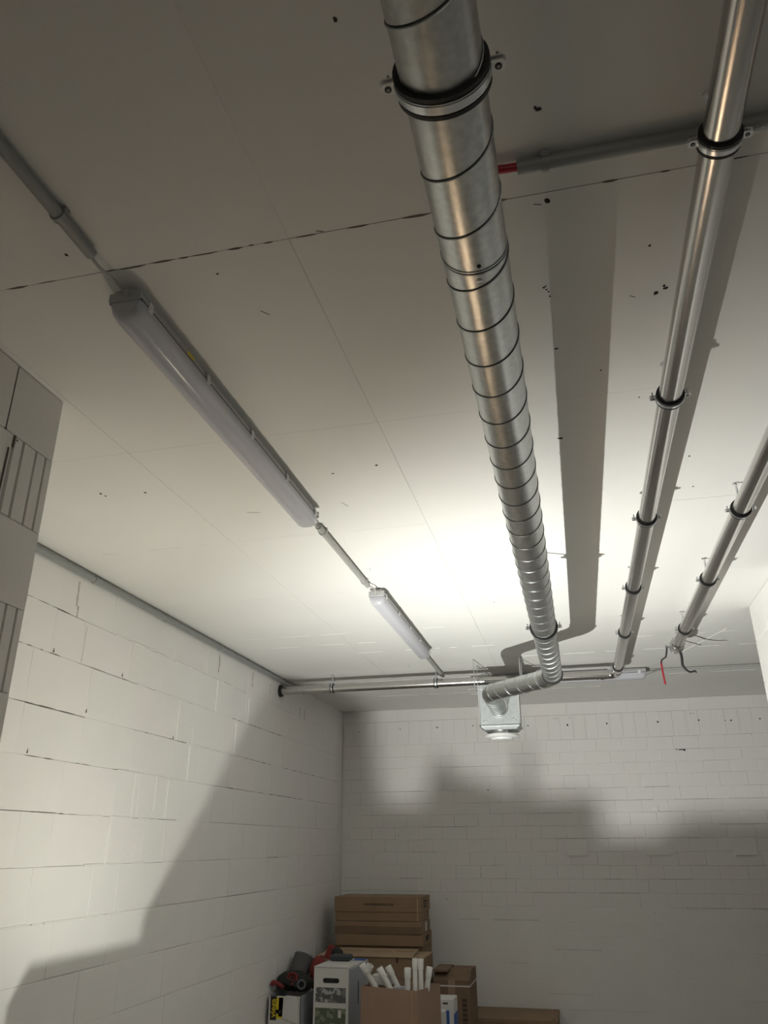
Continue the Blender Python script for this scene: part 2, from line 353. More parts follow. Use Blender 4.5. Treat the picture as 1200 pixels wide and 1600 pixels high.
for (x, z, s) in ((-1.861, 2.988, .007), (-1.445, 2.992, .010), (-1.049, 2.997, .008), (-.459, 2.975, .009), (-.046, 2.967, .013), (.358, 2.967, .010), (.869, 2.966, .011), (1.269, 2.968, .011), (1.521, 2.955, .009), (1.578, 2.953, .01), (1.852, 2.96, .009), (1.012, 2.688, .008), (1.085, 2.679, .014), (.73, 2.13, .011), (-.923, 2.333, .008), (-2.327, 2.974, .007),
                  (-.18, 3.04, .005), (-.15, 3.04, .006), (-.02, 3.04, .005), (.03, 3.04, .004), (1.2, 3.04, .006), (1.23, 3.04, .005), (.6, 1.2, .004), (-.6, 1.4, .004), (-1.4, 1.3, .006), (-1.9, 1.9, .005)):
    mb.ball((x, YB-.001, z), (s*.8, .0014, s*.8), 8, 4, .25)
mb.ball((1.06, YB-.001, 2.684), (.045, .0012, .005), 8, 4, .3)
o = mb.build('pit', 'dark', wb); o['kind'] = 'stuff'
mb = MB().ball((.735, YB-.002, 2.13), (.03, .004, .03), 12, 6, .2); mb.build('filler_dab', 'ridge', wb)
# joints that show as shallow shadow or paint lines on the back wall
mb = MB(); mb2 = MB()
for z in [2.334, 2.212, 2.1, 1.98, 1.86, 1.738, 1.614, 1.492] + [1.492 - .1225*k for k in range(1, 9)]:
    x = XL + random.uniform(0, .4)
    while x < 2.0:
        L = random.uniform(.1, .6); w = random.uniform(.0014, .0028)
        (mb if random.random() < .3 else mb2).tube([(x, YB, z), (x+L, YB, z+random.uniform(-.003, .003))], w, 5); x += L + random.uniform(.0, .22)
for k in range(26):
    x = -1.0 + k*.1262 + random.uniform(-.01, .01)
    if x > XL and random.random() < .75: mb2.tube([(x, YB, 2.83), (x, YB, 3.06)], random.uniform(.003, .0055), 5)
for r_, z0 in enumerate([2.691, 2.574, 2.462, 2.334, 2.212, 2.1, 1.98, 1.86]):
    for k in range(-2, 8):
        x = .225 + .2535*k + (.127 if r_ % 2 else 0)
        if random.random() < .65: mb2.tube([(x, YB, z0+.005), (x-.004, YB, z0+.11)], random.uniform(.003, .0055), 5)
o = mb.build('joint_line', 'shallow', wb); o['kind'] = 'stuff'
o = mb2.build('paint_ridge', 'ridge', wb); o['kind'] = 'stuff'

# near left wall end (pier) with grooved block ends
XP = -1.59; YP = 1.965
p = struct('wall_near_left', MB().box((XL-.02, 0.62, 0), (XP-.016, YP-.016, ZC+.005)), 'pier')
zs = [3.2, 2.972, 2.715, 2.463, 2.213, 1.968, 1.723, 1.478, 1.23, .985, .74, .495, .25, 0]
for c in range(len(zs)-1):
    z1, z0 = zs[c], zs[c+1]; grooved = c % 2 == 1
    y0s = [(1.733, YP), (1.235, 1.731), (.62, 1.233)] if not grooved else [(1.60, YP), (1.1, 1.598), (.62, 1.098)]
    for (a, b_) in y0s:
        L = b_ - a; gr = []
        if grooved and b_ == YP: gr = [(1.777-a, .014), (1.821-a, .012), (1.883-a, .010), (1.931-a, .010)]
        me = block_mesh(L, z1-z0-.002, .02, .002, 'pier', groove=gr)
        copy_mesh('block', me, p, (XP+random.uniform(-.001, .001), a, z0), rot=RL)
    # far return face of the pier end
    MB().box((XL, YP-.016, z0+.001), (XP-.004, YP-.003+random.uniform(-.003, .002), z1-.001)).build('block_end', 'pier', p)
mb = MB().tube([(XP+.0005, 1.733, 3.195), (XP+.0005, 1.733, 2.975)], .0013, 6)
for (y, a, b_, w) in ((1.777, 2.969, 2.93, .004), (1.76, 2.92, 2.75, .0035), (1.79, 2.96, 2.958, .003)):
    mb.tube([(XP+.0002, y, a), (XP+.0002, y-.002, b_)], w, 6)
mb.ball((XP, 1.733, 2.972), (.002, .006, .004), 8, 5)
o = mb.build('joint_crumble', 'crack', p); o['kind'] = 'stuff'
# near right wall end
XQ = 1.18
q = struct('wall_near_right', MB().box((XQ+.016, 4.35, 0), (XR, 5.195, ZC+.005)), 'wall')
for c in range(len(zs)-1):
    z1, z0 = zs[c], zs[c+1]; grooved = c % 2 == 0
    # face to -x : local -y -> -x  => rotation -90, local x -> -y
    L1 = .36
    gr = [(.045, .012), (.075, .008), (.11, .010)] if grooved else []
    me = block_mesh(L1, z1-z0-.002, .02, .003, 'wall', groove=gr)
    copy_mesh('block', me, q, (XQ+random.uniform(-.001, .001), 5.205+random.uniform(-.006, .006), z0), rot=(0, 0, -PI/2))
    me = block_mesh(.49, z1-z0-.002, .02, .003, 'wall')
    copy_mesh('block', me, q, (XQ+random.uniform(-.001, .001), 4.84, z0), rot=(0, 0, -PI/2))

# ------------------------------------------------------------------ helpers for services
def clamp(x, y, z, r, label, axis='y', group=None, drop=None, ear=.012, tilt=0.0):
    t = thing('pipe_clamp', label, 'clamp', (x, y, ZC), group)
    ax = Vector((0, 1, 0)) if axis == 'y' else Vector((1, 0, 0)); sd = Vector((1, 0, 0)) if axis == 'y' else Vector((0, 1, 0))
    c = Vector((x, y, z)); k = min(r / .035, 1.12)
    rl_ = MB().ring(c, ax, r-.0004, r+.0035*k, .030*k, 44)
    for s in (-1, 1): rl_.ring(c + ax*s*.0125*k, ax, r+.001, r+.0078*k, .0062*k, 44)
    rl_.build('rubber_liner', 'rubber', t)
    bp = [c + (sd*math.cos(a) + Vector((0, 0, 1))*math.sin(a))*(r+.0052*k) for a in [2*PI*i/48 for i in range(49)]]
    MB().ring(c, ax, r+.003*k, r+.0078*k, .0150*k, 44).ring(c, ax, r+.006*k, r+.0090*k, .0100*k, 44).build('clamp_band', 'zinc', t)
    for s in (-1, 1):
        e = c + sd*s*(r+.006*k); w = .017*k
        lug = MB(); o1 = sd*s
        for dz in (-.0045*k, .0035*k):
            a = e + Vector((0, 0, dz)); h = .0012*k
            pts = [a - ax*w/2, a + ax*w/2, a + ax*w/2 + o1*.016*k, a + ax*w*.3 + o1*.020*k, a - ax*w*.3 + o1*.020*k, a - ax*w/2 + o1*.016*k]
            n = len(pts); vs = [q_ - Vector((0, 0, h)) for q_ in pts] + [q_ + Vector((0, 0, h)) for q_ in pts]
            lug.add(vs, [tuple(range(n))[::-1], tuple(range(n, 2*n))] + [(i, (i+1) % n, n+(i+1) % n, n+i) for i in range(n)])
        l = lug.build('lug', 'zinc', t)
        sc = e + o1*.0105*k
        MB().tube([sc - Vector((0, 0, .007*k)), sc + Vector((0, 0, .019*k))], .0021*k, 10).build('screw', 'screwdark', l)
        MB().ring(sc - Vector((0, 0, .0058*k)), (0, 0, 1), .0022*k, .0046*k, .0012*k, 14).build('screw_hole', 'groove', l)
    MB().tube([(x, y, z+r+.004), (x, y, ZC)], .0048, 12).build('threaded_rod', 'zinc', t)
    MB().tube([(x, y, z+r+.004), (x, y, z+r+.018)], .009, 6, smooth=False).build('nut', 'zinc', t)
    MB().tube([(x, y, ZC-.003), (x, y, ZC+.001)], .014, 16).build('ceiling_washer', 'zinc', t)
    return t

# ------------------------------------------------------------------ spiral duct
DR = .0602; DX = -.090; DZ = 2.80
duct = thing('spiral_duct', 'big galvanised spiral duct hanging under the ceiling, running to the white outlet box', 'duct', (DX, 2.5, DZ))
def circ(ax_pt, d, r, n=48): pass
def seamed(path_a, path_b, r, pitch, phase, prm):
    A = Vector(path_a); B = Vector(path_b); d = (B-A); L = d.length; d.normalize()
    down = Vector((0, 0, -1)); side = d.cross(down).normalized()   # d=+y, down -> side = -x... left
    lft = side if side.x < 0 else -side
    turns = L / pitch; n = int(turns*40) ; pts = []; pts2 = []
    for i in range(n+1):
        s = i / 40.0 - 1; phi = 2*PI*(i/40.0)
        dist = (s+1)*pitch - phase
        # left -> bottom -> right with decreasing distance
        if dist < 0 or dist > L: continue
        a = -phi
        dirv = lft*math.cos(a) + down*math.sin(a)
        q3 = A + d*dist + dirv*(r+.0006); pts.append(q3)
        if q3.y < 2.6 and r == DR: pts2.append(A + d*(dist-.0028) + dirv*(r+.0002))
    MB().tube(pts, .0018, 6).build('seam', 'seam', prm)
    if pts2: MB().tube(pts2, .0010, 5).build('seam_shade', 'groove', prm)  # dark line beside the ridge puts its shadow into the colour
s1 = MB().tube([(DX, -1.2, DZ), (DX, 1.104, DZ)], DR, 64).build('duct_section', 'galv', duct)
seamed((DX, -1.2, DZ), (DX, 1.104, DZ), DR, .127, .044, s1)
s2 = MB().tube([(DX, 1.110, DZ), (DX, 5.04, DZ)], DR, 64).build('duct_section', 'galv', duct)
seamed((DX, 1.110, DZ), (DX, 5.04, DZ), DR, .127, .056, s2)
MB().tube([(DX, 1.06, DZ), (DX, 1.16, DZ)], DR-.002, 48).build('joint_gap', 'groove', duct)
MB().ring((DX, 1.104, DZ), (0, 1, 0), DR-.001, DR+.0014, .004, 48).ring((DX, 1.112, DZ), (0, 1, 0), DR-.001, DR+.0008, .004, 48).build('joint_rim', 'seam', duct)
MB().ball((DX+.008, 1.090, DZ-DR), (.004, .004, .003), 10, 6).build('screw', 'groove', duct)
MB().ball((DX+.004, 1.128, DZ-DR), (.0065, .0065, .003), 6, 5, smooth=False).build('screw', 'zinc', duct)
# elbow and branch
E0 = Vector((DX, 5.04, DZ)); bend_end = Vector((-.575, 5.60, DZ)); bd = (bend_end - Vector((DX, 5.13, DZ))).normalized()
P1 = Vector((DX, 5.13, DZ)) + bd*.10
def bez(a, b, c, n=8): return [a*(1-t)**2 + b*2*t*(1-t) + c*t*t for t in [i/n for i in range(n+1)]]
el = MB().tube(bez(E0, Vector((DX, 5.13, DZ)), P1, 10), DR+.001, 48).build('elbow', 'galv', duct)
MB().ring(E0, (0, 1, 0), DR, DR+.006, .016, 48).build('rubber_gasket', 'rubber', duct)
MB().ring(P1, bd, DR, DR+.004, .010, 48).build('joint_rim', 'zinc', duct)
P2 = Vector((-.555, 5.60, DZ)) - bd*.05; P1b = P1 + bd*.004
br = MB().tube([P1b, P2], DR-.001, 48).build('branch_duct', 'galv', duct)
seamed(P1b, P2, DR-.001, .115, .03, br)
P3 = Vector((-.555, 5.60, DZ)); P4 = Vector((-.552, 5.72, DZ))
pts = bez(P2, P3+Vector((0, .02, 0)), P4, 8); e2 = MB().tube(pts, DR+.001, 48).build('elbow', 'galv', duct)
MB().ring(P2, bd, DR, DR+.004, .008, 48).build('joint_rim', 'zinc', duct)
P5 = Vector((-.552, 6.26, DZ+.005)); s3 = MB().tube([P4, P5], DR-.001, 48).build('duct_section', 'galv', duct)
for k in range(7):
    y = 5.73 + k*.075; MB().ring((-.552, y, DZ), (0, 1, 0), DR-.002, DR+.005, .010, 40).build('rib', 'seam', s3); MB().ring((-.552, y+.011, DZ), (0, 1, 0), DR-.002, DR+.0006, .010, 40).build('rib_gap', 'screwdark', s3)
clamp(DX, .755, DZ, DR, 'large rubber-lined clamp around the spiral duct at the top of the picture', group=None)
clamp(DX, 3.85, DZ, DR, 'large clamp around the spiral duct near its far end')
# plenum
pl = thing('plenum_box', 'galvanised sheet outlet box with round white air valve, hung on four rods', 'vent box', (-.55, 6.42, 2.8))
bx0, bx1, by0, by1, bz0, bz1 = -.705, -.395, 6.28, 6.535, 2.665, 2.985
MB().box((bx0, by0, bz0), (bx1, by1, bz1), .003).build('box_body', 'galvbox', pl)
MB().box((bx0-.006, by0-.008, bz0-.002), (bx1+.006, by1+.006, bz0+.006)).box((bx0-.006, by0-.008, bz0-.002), (bx0+.004, by0, bz1)).box((bx1-.004, by0-.008, bz0-.002), (bx1+.006, by0, bz1)).build('flange_rim', 'zinc', pl)
MB().prism([(bx0+.002, bz0-.002), (bx1-.002, bz0-.002), (bx1-.03, bz0-.028), (bx0+.03, bz0-.028)], 'y', by0+.01, by1-.01).build('lower_lip', 'galvbox', pl)
MB().ring((-.552, by0-.012, DZ), (0, 1, 0), DR-.003, DR+.012, .02, 40).build('inlet_collar', 'zinc', pl)
MB().tube([(-.55, 6.42, bz0-.028), (-.55, 6.42, 2.605)], .098, 48).build('outlet_collar', 'galv', pl)
vd = MB(); vd.tube([(-.55, 6.42, 2.612), (-.55, 6.42, 2.600), (-.55, 6.42, 2.592), (-.55, 6.42, 2.583)], [.128, .138, .138, .118], 48).build('valve_plate', 'white_metal', pl)
MB().tube([(-.55, 6.42, 2.586), (-.55, 6.42, 2.572), (-.55, 6.42, 2.566)], [.09, .085, .05], 40).build('valve_disc', 'white_metal', pl)
for (x, z) in ((bx0+.03, bz0+.035), (bx0+.05, bz0+.035), (bx1-.03, bz0+.035), (bx1-.045, bz0+.05)):
    MB().ball((x, by0-.002, z), (.007, .003, .007), 8, 5).build('rivet', 'zinc', pl)
for (x, y) in ((-.735, 6.285), (-.735, 6.51), (-.365, 6.285), (-.365, 6.51)):
    MB().tube([(x, y, 2.93), (x, y, ZC)], .0042, 8).build('threaded_rod', 'zinc', pl)
    MB().tube([(x, y, 2.962), (x, y, 2.972)], .010, 6, smooth=False).build('nut', 'zinc', pl); MB().tube([(x, y, ZC-.004), (x, y, ZC)], .012, 10).build('ceiling_washer', 'zinc', pl)
for y in (6.285, 6.51):
    MB().box((-.79, y-.012, 2.953), (-.30, y+.012, 2.958)).build('hanging_strap', 'zinc', pl)

# ------------------------------------------------------------------ steel pipes
PR = .0345; PZ = 3.08; P1X = .395; P2X = .77; BY = 6.59
pa = thing('steel_pipe', 'stainless steel pipe right of the spiral duct, turning left along the back of the ceiling', 'pipe', (P1X, 3, PZ))
MB().tube([(P1X, -1.2, PZ), (P1X, BY-.10, PZ)], PR, 48).build('pipe_section', 'steel', pa)
MB().tube([(P1X, BY-.14, PZ), (P1X, BY-.115, PZ), (P1X, BY-.114, PZ), (P1X, BY-.06, PZ)] + arc((P1X-.06, BY-.06, PZ), .06, (1, 0, 0), (0, 1, 0), 0, PI/2, 10)[1:] + [(P1X-.10, BY, PZ), (P1X-.101, BY, PZ), (P1X-.13, BY, PZ)], [PR+.005, PR+.005, PR+.002] + [PR+.002]*12 + [PR+.005, PR+.005], 40).build('elbow_fitting', 'steel', pa)
MB().ring((P1X-.115, BY, PZ), (1, 0, 0), PR, PR+.008, .012, 40).ring((P1X-.15, BY, PZ), (1, 0, 0), PR, PR+.006, .01, 40).build('press_ring', 'steel', pa)
MB().tube([(P1X-.10, BY, PZ), (-2.11, BY, PZ)], PR, 48).build('pipe_section', 'steel', pa)
MB().tube([(-2.10, BY, PZ), (XL+.02, BY, PZ)], PR+.0025, 48).build('coupling', 'steel', pa)
MB().ring((-2.3, BY, PZ), (1, 0, 0), PR+.001, PR+.004, .008, 40).build('coupling_ring', 'seam', pa); MB().ring((XL+.012, BY, PZ), (1, 0, 0), PR, PR+.018, .02, 40).build('wall_sleeve', 'rubber', pa)
pos = ['at the top right', 'below the near grey conduit', 'nearest the right of the round vent duct middle', '', '', '']
labs = {1.228: 'pipe clamp on the middle steel pipe, largest, in front of the grey conduit',
        2.209: 'pipe clamp on the middle steel pipe, second from the top',
        3.208: 'pipe clamp on the middle steel pipe, third from the top',
        4.21: 'pipe clamp on the middle steel pipe, fourth from the top',
        5.21: 'pipe clamp on the middle steel pipe, last but one before its elbow',
        6.30: 'pipe clamp on the middle steel pipe, right at its elbow'}
for y, l in labs.items(): clamp(P1X, y, PZ, PR, l, group='clamps along the middle steel pipe')
clamp(-2.03, BY, PZ, PR, 'pipe clamp on the cross pipe beside the left wall', 'x', 'clamps along the cross pipe')
clamp(-1.100, BY, PZ, PR, 'pipe clamp on the cross pipe under the end of the grey lamp conduit', 'x', 'clamps along the cross pipe')
pb = thing('steel_pipe', 'stainless steel pipe furthest right, ending in a valve with a red lever', 'pipe', (P2X, 3, PZ))
MB().tube([(P2X, -1.2, PZ), (P2X, 5.62, PZ)], PR, 48).build('pipe_section', 'steel', pb)
vb = MB().tube([(P2X, 5.58, PZ), (P2X, 5.60, PZ), (P2X, 5.605, PZ), (P2X, 5.64, PZ), (P2X, 5.65, PZ), (P2X, 5.70, PZ), (P2X, 5.73, PZ), (P2X, 5.78, PZ), (P2X, 5.785, PZ)], [PR+.004, PR+.011, PR+.004, PR+.004, PR+.014, PR+.014, PR+.005, PR+.001, .02], 40).build('valve_body', 'steel', pb)
MB().ring((P2X, 5.60, PZ), (0, 1, 0), PR, PR+.012, .012, 32).ring((P2X, 5.73, PZ), (0, 1, 0), PR, PR+.010, .010, 32).build('press_ring', 'steel', pb)
MB().tube([(P2X-.03, 5.66, PZ), (P2X-.075, 5.66, PZ-.005)], .013, 16).tube([(P2X-.065, 5.66, PZ-.005), (P2X-.078, 5.66, PZ-.005)], .016, 6, smooth=False).build('valve_stem', 'zinc', pb)
hn = MB(); pth = [(P2X-.070, 5.662, PZ-.010), (P2X-.072, 5.68, PZ-.035), (P2X-.078, 5.72, PZ-.065), (P2X-.108, 5.73, PZ-.083), (P2X-.112, 5.75, PZ-.10)]
hn.tube(pth, .006, 10).build('lever_arm', 'rubber', pb)
MB().tube([(P2X-.112, 5.75, PZ-.098), (P2X-.110, 5.75, PZ-.17), (P2X-.105, 5.75, PZ-.250)], .0068, 10).build('lever_grip', 'red', pb)
hk = thing('cable_hook', 'black rubber hook hanging from the valve end of the right pipe', 'hook', (P2X+.03, 5.72, PZ))
MB().tube([(P2X+.025, 5.73, PZ-.02), (P2X+.03, 5.74, PZ-.075), (P2X+.028, 5.75, PZ-.12), (P2X+.046, 5.75, PZ-.155), (P2X+.066, 5.75, PZ-.172), (P2X+.088, 5.75, PZ-.172), (P2X+.104, 5.75, PZ-.166), (P2X+.112, 5.75, PZ-.180)], [.009, .009, .009, .008, .007, .006, .007, .006], 12).build('hook_body', 'rubber', hk)
for y, l in {1.2: 'pipe clamp on the right steel pipe, beyond the top of the picture', 2.2: 'pipe clamp on the right steel pipe, outside the right edge', 3.208: 'pipe clamp on the right steel pipe, nearest to the camera in view', 4.161: 'pipe clamp on the right steel pipe, middle one of three', 5.21: 'pipe clamp on the right steel pipe, next to the valve with red lever'}.items():
    if y > 3: clamp(P2X, y, PZ, PR, l, group='clamps along the right steel pipe')

# ------------------------------------------------------------------ conduits
def conduit(name, pts, r, label, clips, mat_='conduit', clipax='y', wallside=False):
    t = thing(name, label, 'conduit', pts[0]); MB().tube(pts, r, 20).build('tube', mat_, t)
    for cpos in clips:
        c = Vector(cpos)
        if clipax == 'y': a = Vector((0, 1, 0))
        else: a = Vector((1, 0, 0))
        cl = MB().ring(c, a, r, r+.004, .016, 20)
        if wallside: cl.box((XL, c.y-.008, c.z-.004), (c.x, c.y+.008, c.z+.004))
        elif clipax == 'y': cl.box((c.x-r-.006, c.y-.009, c.z-.002), (c.x-r+.001, c.y+.009, ZC-.001)).box((c.x+r-.001, c.y-.009, c.z-.002), (c.x+r+.006, c.y+.009, ZC-.001))
        else: cl.box((c.x-.009, c.y-r-.006, c.z-.002), (c.x+.009, c.y-r+.001, ZC-.001)).box((c.x-.009, c.y+r-.001, c.z-.002), (c.x+.009, c.y+r+.006, ZC-.001))
        cl.build('clip', mat_, t)
    return t
KX = -1.072; KZ = ZC-.018
conduit('conduit', [(KX, -1.5, KZ), (KX, 1.325, KZ)], .0155, 'grey round conduit at the upper left, ending before the long lamp', [(KX, 1.19, KZ), (KX, .2, KZ)])
conduit('conduit', [(KX, 3.20, KZ), (KX, 4.13, KZ)], .0155, 'grey conduit between the two ceiling lamps', [(KX, 3.27, KZ), (KX, 4.05, KZ)], 'conduitl')
conduit('conduit', [(KX, 5.93, KZ), (KX, 6.80, KZ)], .0155, 'short grey conduit from the small far lamp to the cross pipe', [(KX, 6.0, KZ), (KX, 6.7, KZ)], 'conduitl')
WZ = 3.163
conduit('conduit', [(XL+.018, 1.9, WZ), (XL+.018, 7.05, WZ)], .017, 'long grey conduit in the corner of left wall and ceiling', [(XL+.018, y, WZ) for y in (2.7, 3.6, 4.42, 5.25, 6.05)], wallside=True)
conduit('conduit', [(.0, 1.305, KZ), (3.0, 1.305, KZ)], .0155, 'grey conduit crossing behind the middle steel pipe at the upper right', [(.062, 1.305, KZ), (1.1, 1.305, KZ)], clipax='x')
conduit('conduit', [(.68, 7.03, ZC-.013), (4.0, 7.03, ZC-.013)], .010, 'thin grey conduit along the far ceiling right of the valve', [(.86, 7.03, ZC-.013), (1.9, 7.03, ZC-.013)], 'conduitl', clipax='x')
conduit('conduit', [(XL+.03, 7.05, KZ), (-.95, 7.05, KZ)], .0155, 'grey conduit along the far ceiling behind the cross pipe', [(-2.0, 7.05, KZ)], clipax='x')
tag(MB().tube([(.02, 1.303, KZ), (-.02, 1.302, KZ), (-.09, 1.30, KZ+.004), (-.2, 1.30, ZC-.002)], .0095, 12).build('cable', 'red'), 'red cable stub sticking out of the upper right grey conduit', 'cable')
def cable(pts, r, m, label): return tag(MB().tube(pts, r, 10).build('cable', m), label, 'cable')
def curve(pts, n=6):
    P = [Vector(p) for p in pts]; out = []
    for i in range(len(P)-1):
        p0 = P[max(i-1, 0)]; p1 = P[i]; p2 = P[i+1]; p3 = P[min(i+2, len(P)-1)]
        for k in range(n):
            t = k/n; out.append(.5*((2*p1)+(p2-p0)*t+(2*p0-5*p1+4*p2-p3)*t*t+(3*p1-p0-3*p2+p3)*t**3))
    return out + [P[-1]]
cable(curve([(KX, 1.30, KZ-.004), (KX+.002, 1.36, KZ-.012), (KX+.008, 1.43, KZ-.006), (KX+.02, 1.50, KZ-.018)]), .0045, 'conduitl', 'grey cable entering the near end of the long lamp')
cable(curve([(KX+.02, 3.00, KZ-.03), (KX+.022, 3.08, KZ-.03), (KX+.004, 3.14, KZ-.02), (KX, 3.22, KZ)]), .0045, 'conduitl', 'grey cable leaving the far end of the long lamp')
cable(curve([(KX, 4.11, KZ), (KX+.024, 4.16, KZ-.006), (KX+.03, 4.20, KZ-.012), (KX+.02, 4.235, KZ-.02)]), .0045, 'conduitl', 'grey cable looping into the near end of the small far lamp')
cable(curve([(KX+.012, 5.76, KZ-.02), (KX+.012, 5.85, KZ-.015), (KX, 5.95, KZ)]), .0045, 'conduitl', 'grey cable at the far end of the small far lamp')
cable(curve([(.66, 6.96, 3.135), (.72, 6.99, 3.16), (.80, 7.02, 3.186), (.86, 7.03, ZC-.013)]), .0045, 'conduitl', 'grey cable between the third lamp and thin far conduit')

# ------------------------------------------------------------------ tube lamps
def tube_lamp(loc, L, label, rz=0):
    t = thing('ceiling_lamp', label, 'lamp', loc, 'sealed ceiling tube lamps', rz)
    w = .044; z = 0  # local: x across, y along (0..L), z: 0 at the ceiling, negative down
    def prof_tube(sec, y0, y1, name, m, parent=t, taper=.0):
        n = len(sec); vs = []
        ylist = [(y0, .55), (y0+.012, .90), (y0+.03, 1.0), (y1-.03, 1.0), (y1-.012, .90), (y1, .55)] if taper else [(y0, 1), (y1, 1)]
        zc = max(s[1] for s in sec)
        for (y, k) in ylist:
            for s_ in sec: vs.append((s_[0]*(.75+.25*k if taper else 1), y, zc + (s_[1]-zc)*k))
        fs = []
        for r_ in range(len(ylist)-1):
            for i in range(n): fs.append((r_*n+i, r_*n+(i+1) % n, (r_+1)*n+(i+1) % n, (r_+1)*n+i))
        fs += [tuple(range(n))[::-1], tuple(range((len(ylist)-1)*n, len(ylist)*n))]
        o = MB().add(vs, fs, True).build(name, m, parent, local=True); fix_sharp(o, 35); return o
    # grey tray
    prof_tube([(-.030, -.012), (.030, -.012), (.046, -.030), (.0475, -.046), (-.0475, -.046), (-.046, -.030)], 0, L, 'tray', 'lampb')
    prof_tube([(-.0484, -.0465), (.0484, -.0465), (.0484, -.0500), (-.0484, -.0500)], .003, L-.003, 'gasket', 'gasket')
    prof_tube([(-.034, -.050), (.034, -.050), (.030, -.060), (-.030, -.060)], .05, L-.05, 'gear_tray', 'gear')
    sec = [(-.047, -.050), (.047, -.050)] + [(.047*math.cos(a)*(.90+.1*abs(math.cos(a))), -.062-.046*math.sin(a)) for a in [PI*i/12 for i in range(0, 13)]]
    sec = [(.047, -.050)] + [(.046, -.064), (.042, -.080), (.033, -.094), (.018, -.1015), (-.018, -.1015), (-.033, -.094), (-.042, -.080), (-.046, -.064), (-.047, -.050)]
    prof_tube(sec, .002, L-.002, 'diffuser', 'frost', taper=1)
    # mounting brackets
    for y in (.28, L-.28): MB().box((-.02, y-.03, -.013), (.02, y+.03, -.0)).build('bracket', 'zinc', t, local=True)
    # clips along both edges
    nclip = max(3, int(L/.38)+1)
    for i in range(nclip):
        y = .05 + (L-.1)*i/(nclip-1)
        for s in (-1, 1):
            MB().box((s*.0485-.0022, y-.010, -.060), (s*.0485+.0022, y+.010, -.030)).box((s*.0485-.0032, y-.004, -.052), (s*.0485+.0032, y+.014, -.046)).build('clip', 'gear', t, local=True)
        if i < nclip-1:   # scalloped tray edge between clips
            y2 = .05 + (L-.1)*(i+1)/(nclip-1)
            for s in (-1, 1): MB().tube([(s*.0488, y2-.012, -.052), (s*.0492, y2-.016, -.044), (s*.0490, y2-.020, -.036), (s*.0475, y2-.035, -.028)], .0011, 5).build('clip_gap', 'gasket', t, local=True)
            for s in (-1, 1): MB().tube([(s*.047, y+.016, -.040), (s*.0485, y+.03, -.031), (s*.0485, y2-.03, -.031), (s*.047, y2-.016, -.040)], .0012, 5).build('tray_lip', 'lampb', t, local=True)
    # end cap ridge and gland
    for y in (.0, L): MB().box((-.047, y-.003, -.050), (.047, y+.003, -.020), .002).build('end_cap', 'lampb', t, local=True)
    MB().tube([(.012, -.018, -.034), (.012, .003, -.034)], .0085, 8, smooth=False).build('cable_gland', 'lampb', t, local=True)
    MB().tube([(.012, L-.003, -.034), (.012, L+.020, -.034)], .0085, 8, smooth=False).build('cable_gland', 'gasket', t, local=True)
    return t
t1 = tube_lamp((-1.062, 1.475, ZC), 1.555, 'long unlit white tube lamp on the left of the ceiling, nearest the camera')
MB().box((.0485, .27, -.044), (.0500, .31, -.034)).build('sticker', 'yellow', t1, local=True)
tube_lamp((-1.045, 4.235, ZC), 1.52, 'unlit white tube lamp farther along the row, just before the cross pipe')
tube_lamp((.655, 6.96, ZC), 1.50, 'unlit tube lamp lying crosswise behind the cross pipe elbow, half hidden by the duct', rz=PI/2)

# ------------------------------------------------------------------ work bench with the work lamp and added light blockers (below the frame)
bench = thing('workbench', 'wooden workbench in the middle of the room, below the picture', 'workbench', (-1.15, 3.35, 0))
MB().box((-1.95, 2.98, .80), (-.55, 3.72, .84), .004).build('bench_top', 'wood', bench)
for x in (-1.88, -.62):
    for y in (3.05, 3.65): MB().box((x-.03, y-.03, 0), (x+.03, y+.03, .80)).build('leg', 'wood', bench)
MB().box((-1.9, 3.62, .2), (-.6, 3.66, .28)).build('brace', 'wood', bench)
wlm = thing('work_lamp', 'small lit work lamp on the workbench pointing at the ceiling', 'lamp', (LX, LY, .84))
MB().box((LX-.06, LY-.045, .855), (LX+.06, LY+.045, .915), .006).build('housing', 'yellow', wlm)
MB().box((LX-.07, LY-.055, .84), (LX+.07, LY+.055, .855), .003).build('base', 'rubber', wlm)
MB().tube([(LX, LY, .915), (LX, LY, .925)], .03, 24).build('lens', 'lens', wlm)
for s in (-1, 1): MB().box((LX+s*.068-.004, LY-.015, .855), (LX+s*.068+.004, LY+.015, .90)).build('bracket', 'rubber', wlm)
def blocker_prism(name, label, cat, poly, y0, y1, m):  # extruded outline for the added light blockers
    return tag(MB().prism([(LX+a, LZ+b) for a, b in poly], 'y', y0, y1).build(name, m), label, cat)
B = -.11  # bench top relative to the lamp
YS = LY + .28
blocker_prism('board_blocker', 'added slant-cut wooden board on the workbench, blocks lamp light to the left corner', 'board', [(-.275, B), (-.250, .090), (-.178, .1275), (-.116, .161), (-.092, .161), (-.055, .125), (-.0433, .052), (-.042, B)], LY+.233, LY+.265, 'wood')  # unseen blocker, outline cut to shade the left wall and corner
tag(MB().box((LX-.50, LY+.06, .84), (LX-.31, LY+.30, LZ+.082), .004).build('cardboard_box', 'cardl'), 'added low cardboard box left of the work lamp, blocks its light to the left wall', 'box')  # unseen box added to shade the lower left wall
tag(MB().box((LX-.049, YS, .84), (LX-.023, YS+.05, LZ+.0675), .003).build('tin_blocker', 'zinc'), 'added small metal tin on the workbench, shapes the back wall shadow', 'tin')  # added out of view, its top sets part of the shadow edge
blocker_prism('wedge_blocker', 'added wooden wedge behind the work lamp, outline cut for the back wall shadow', 'wedge', [(-.024, B), (-.024, .072), (-.0155, .094), (-.006, .083), (.010, .0775), (.030, .072), (.030, B)], YS, YS+.05, 'wood')  # made-up shape, profile follows the peak in the back wall shadow
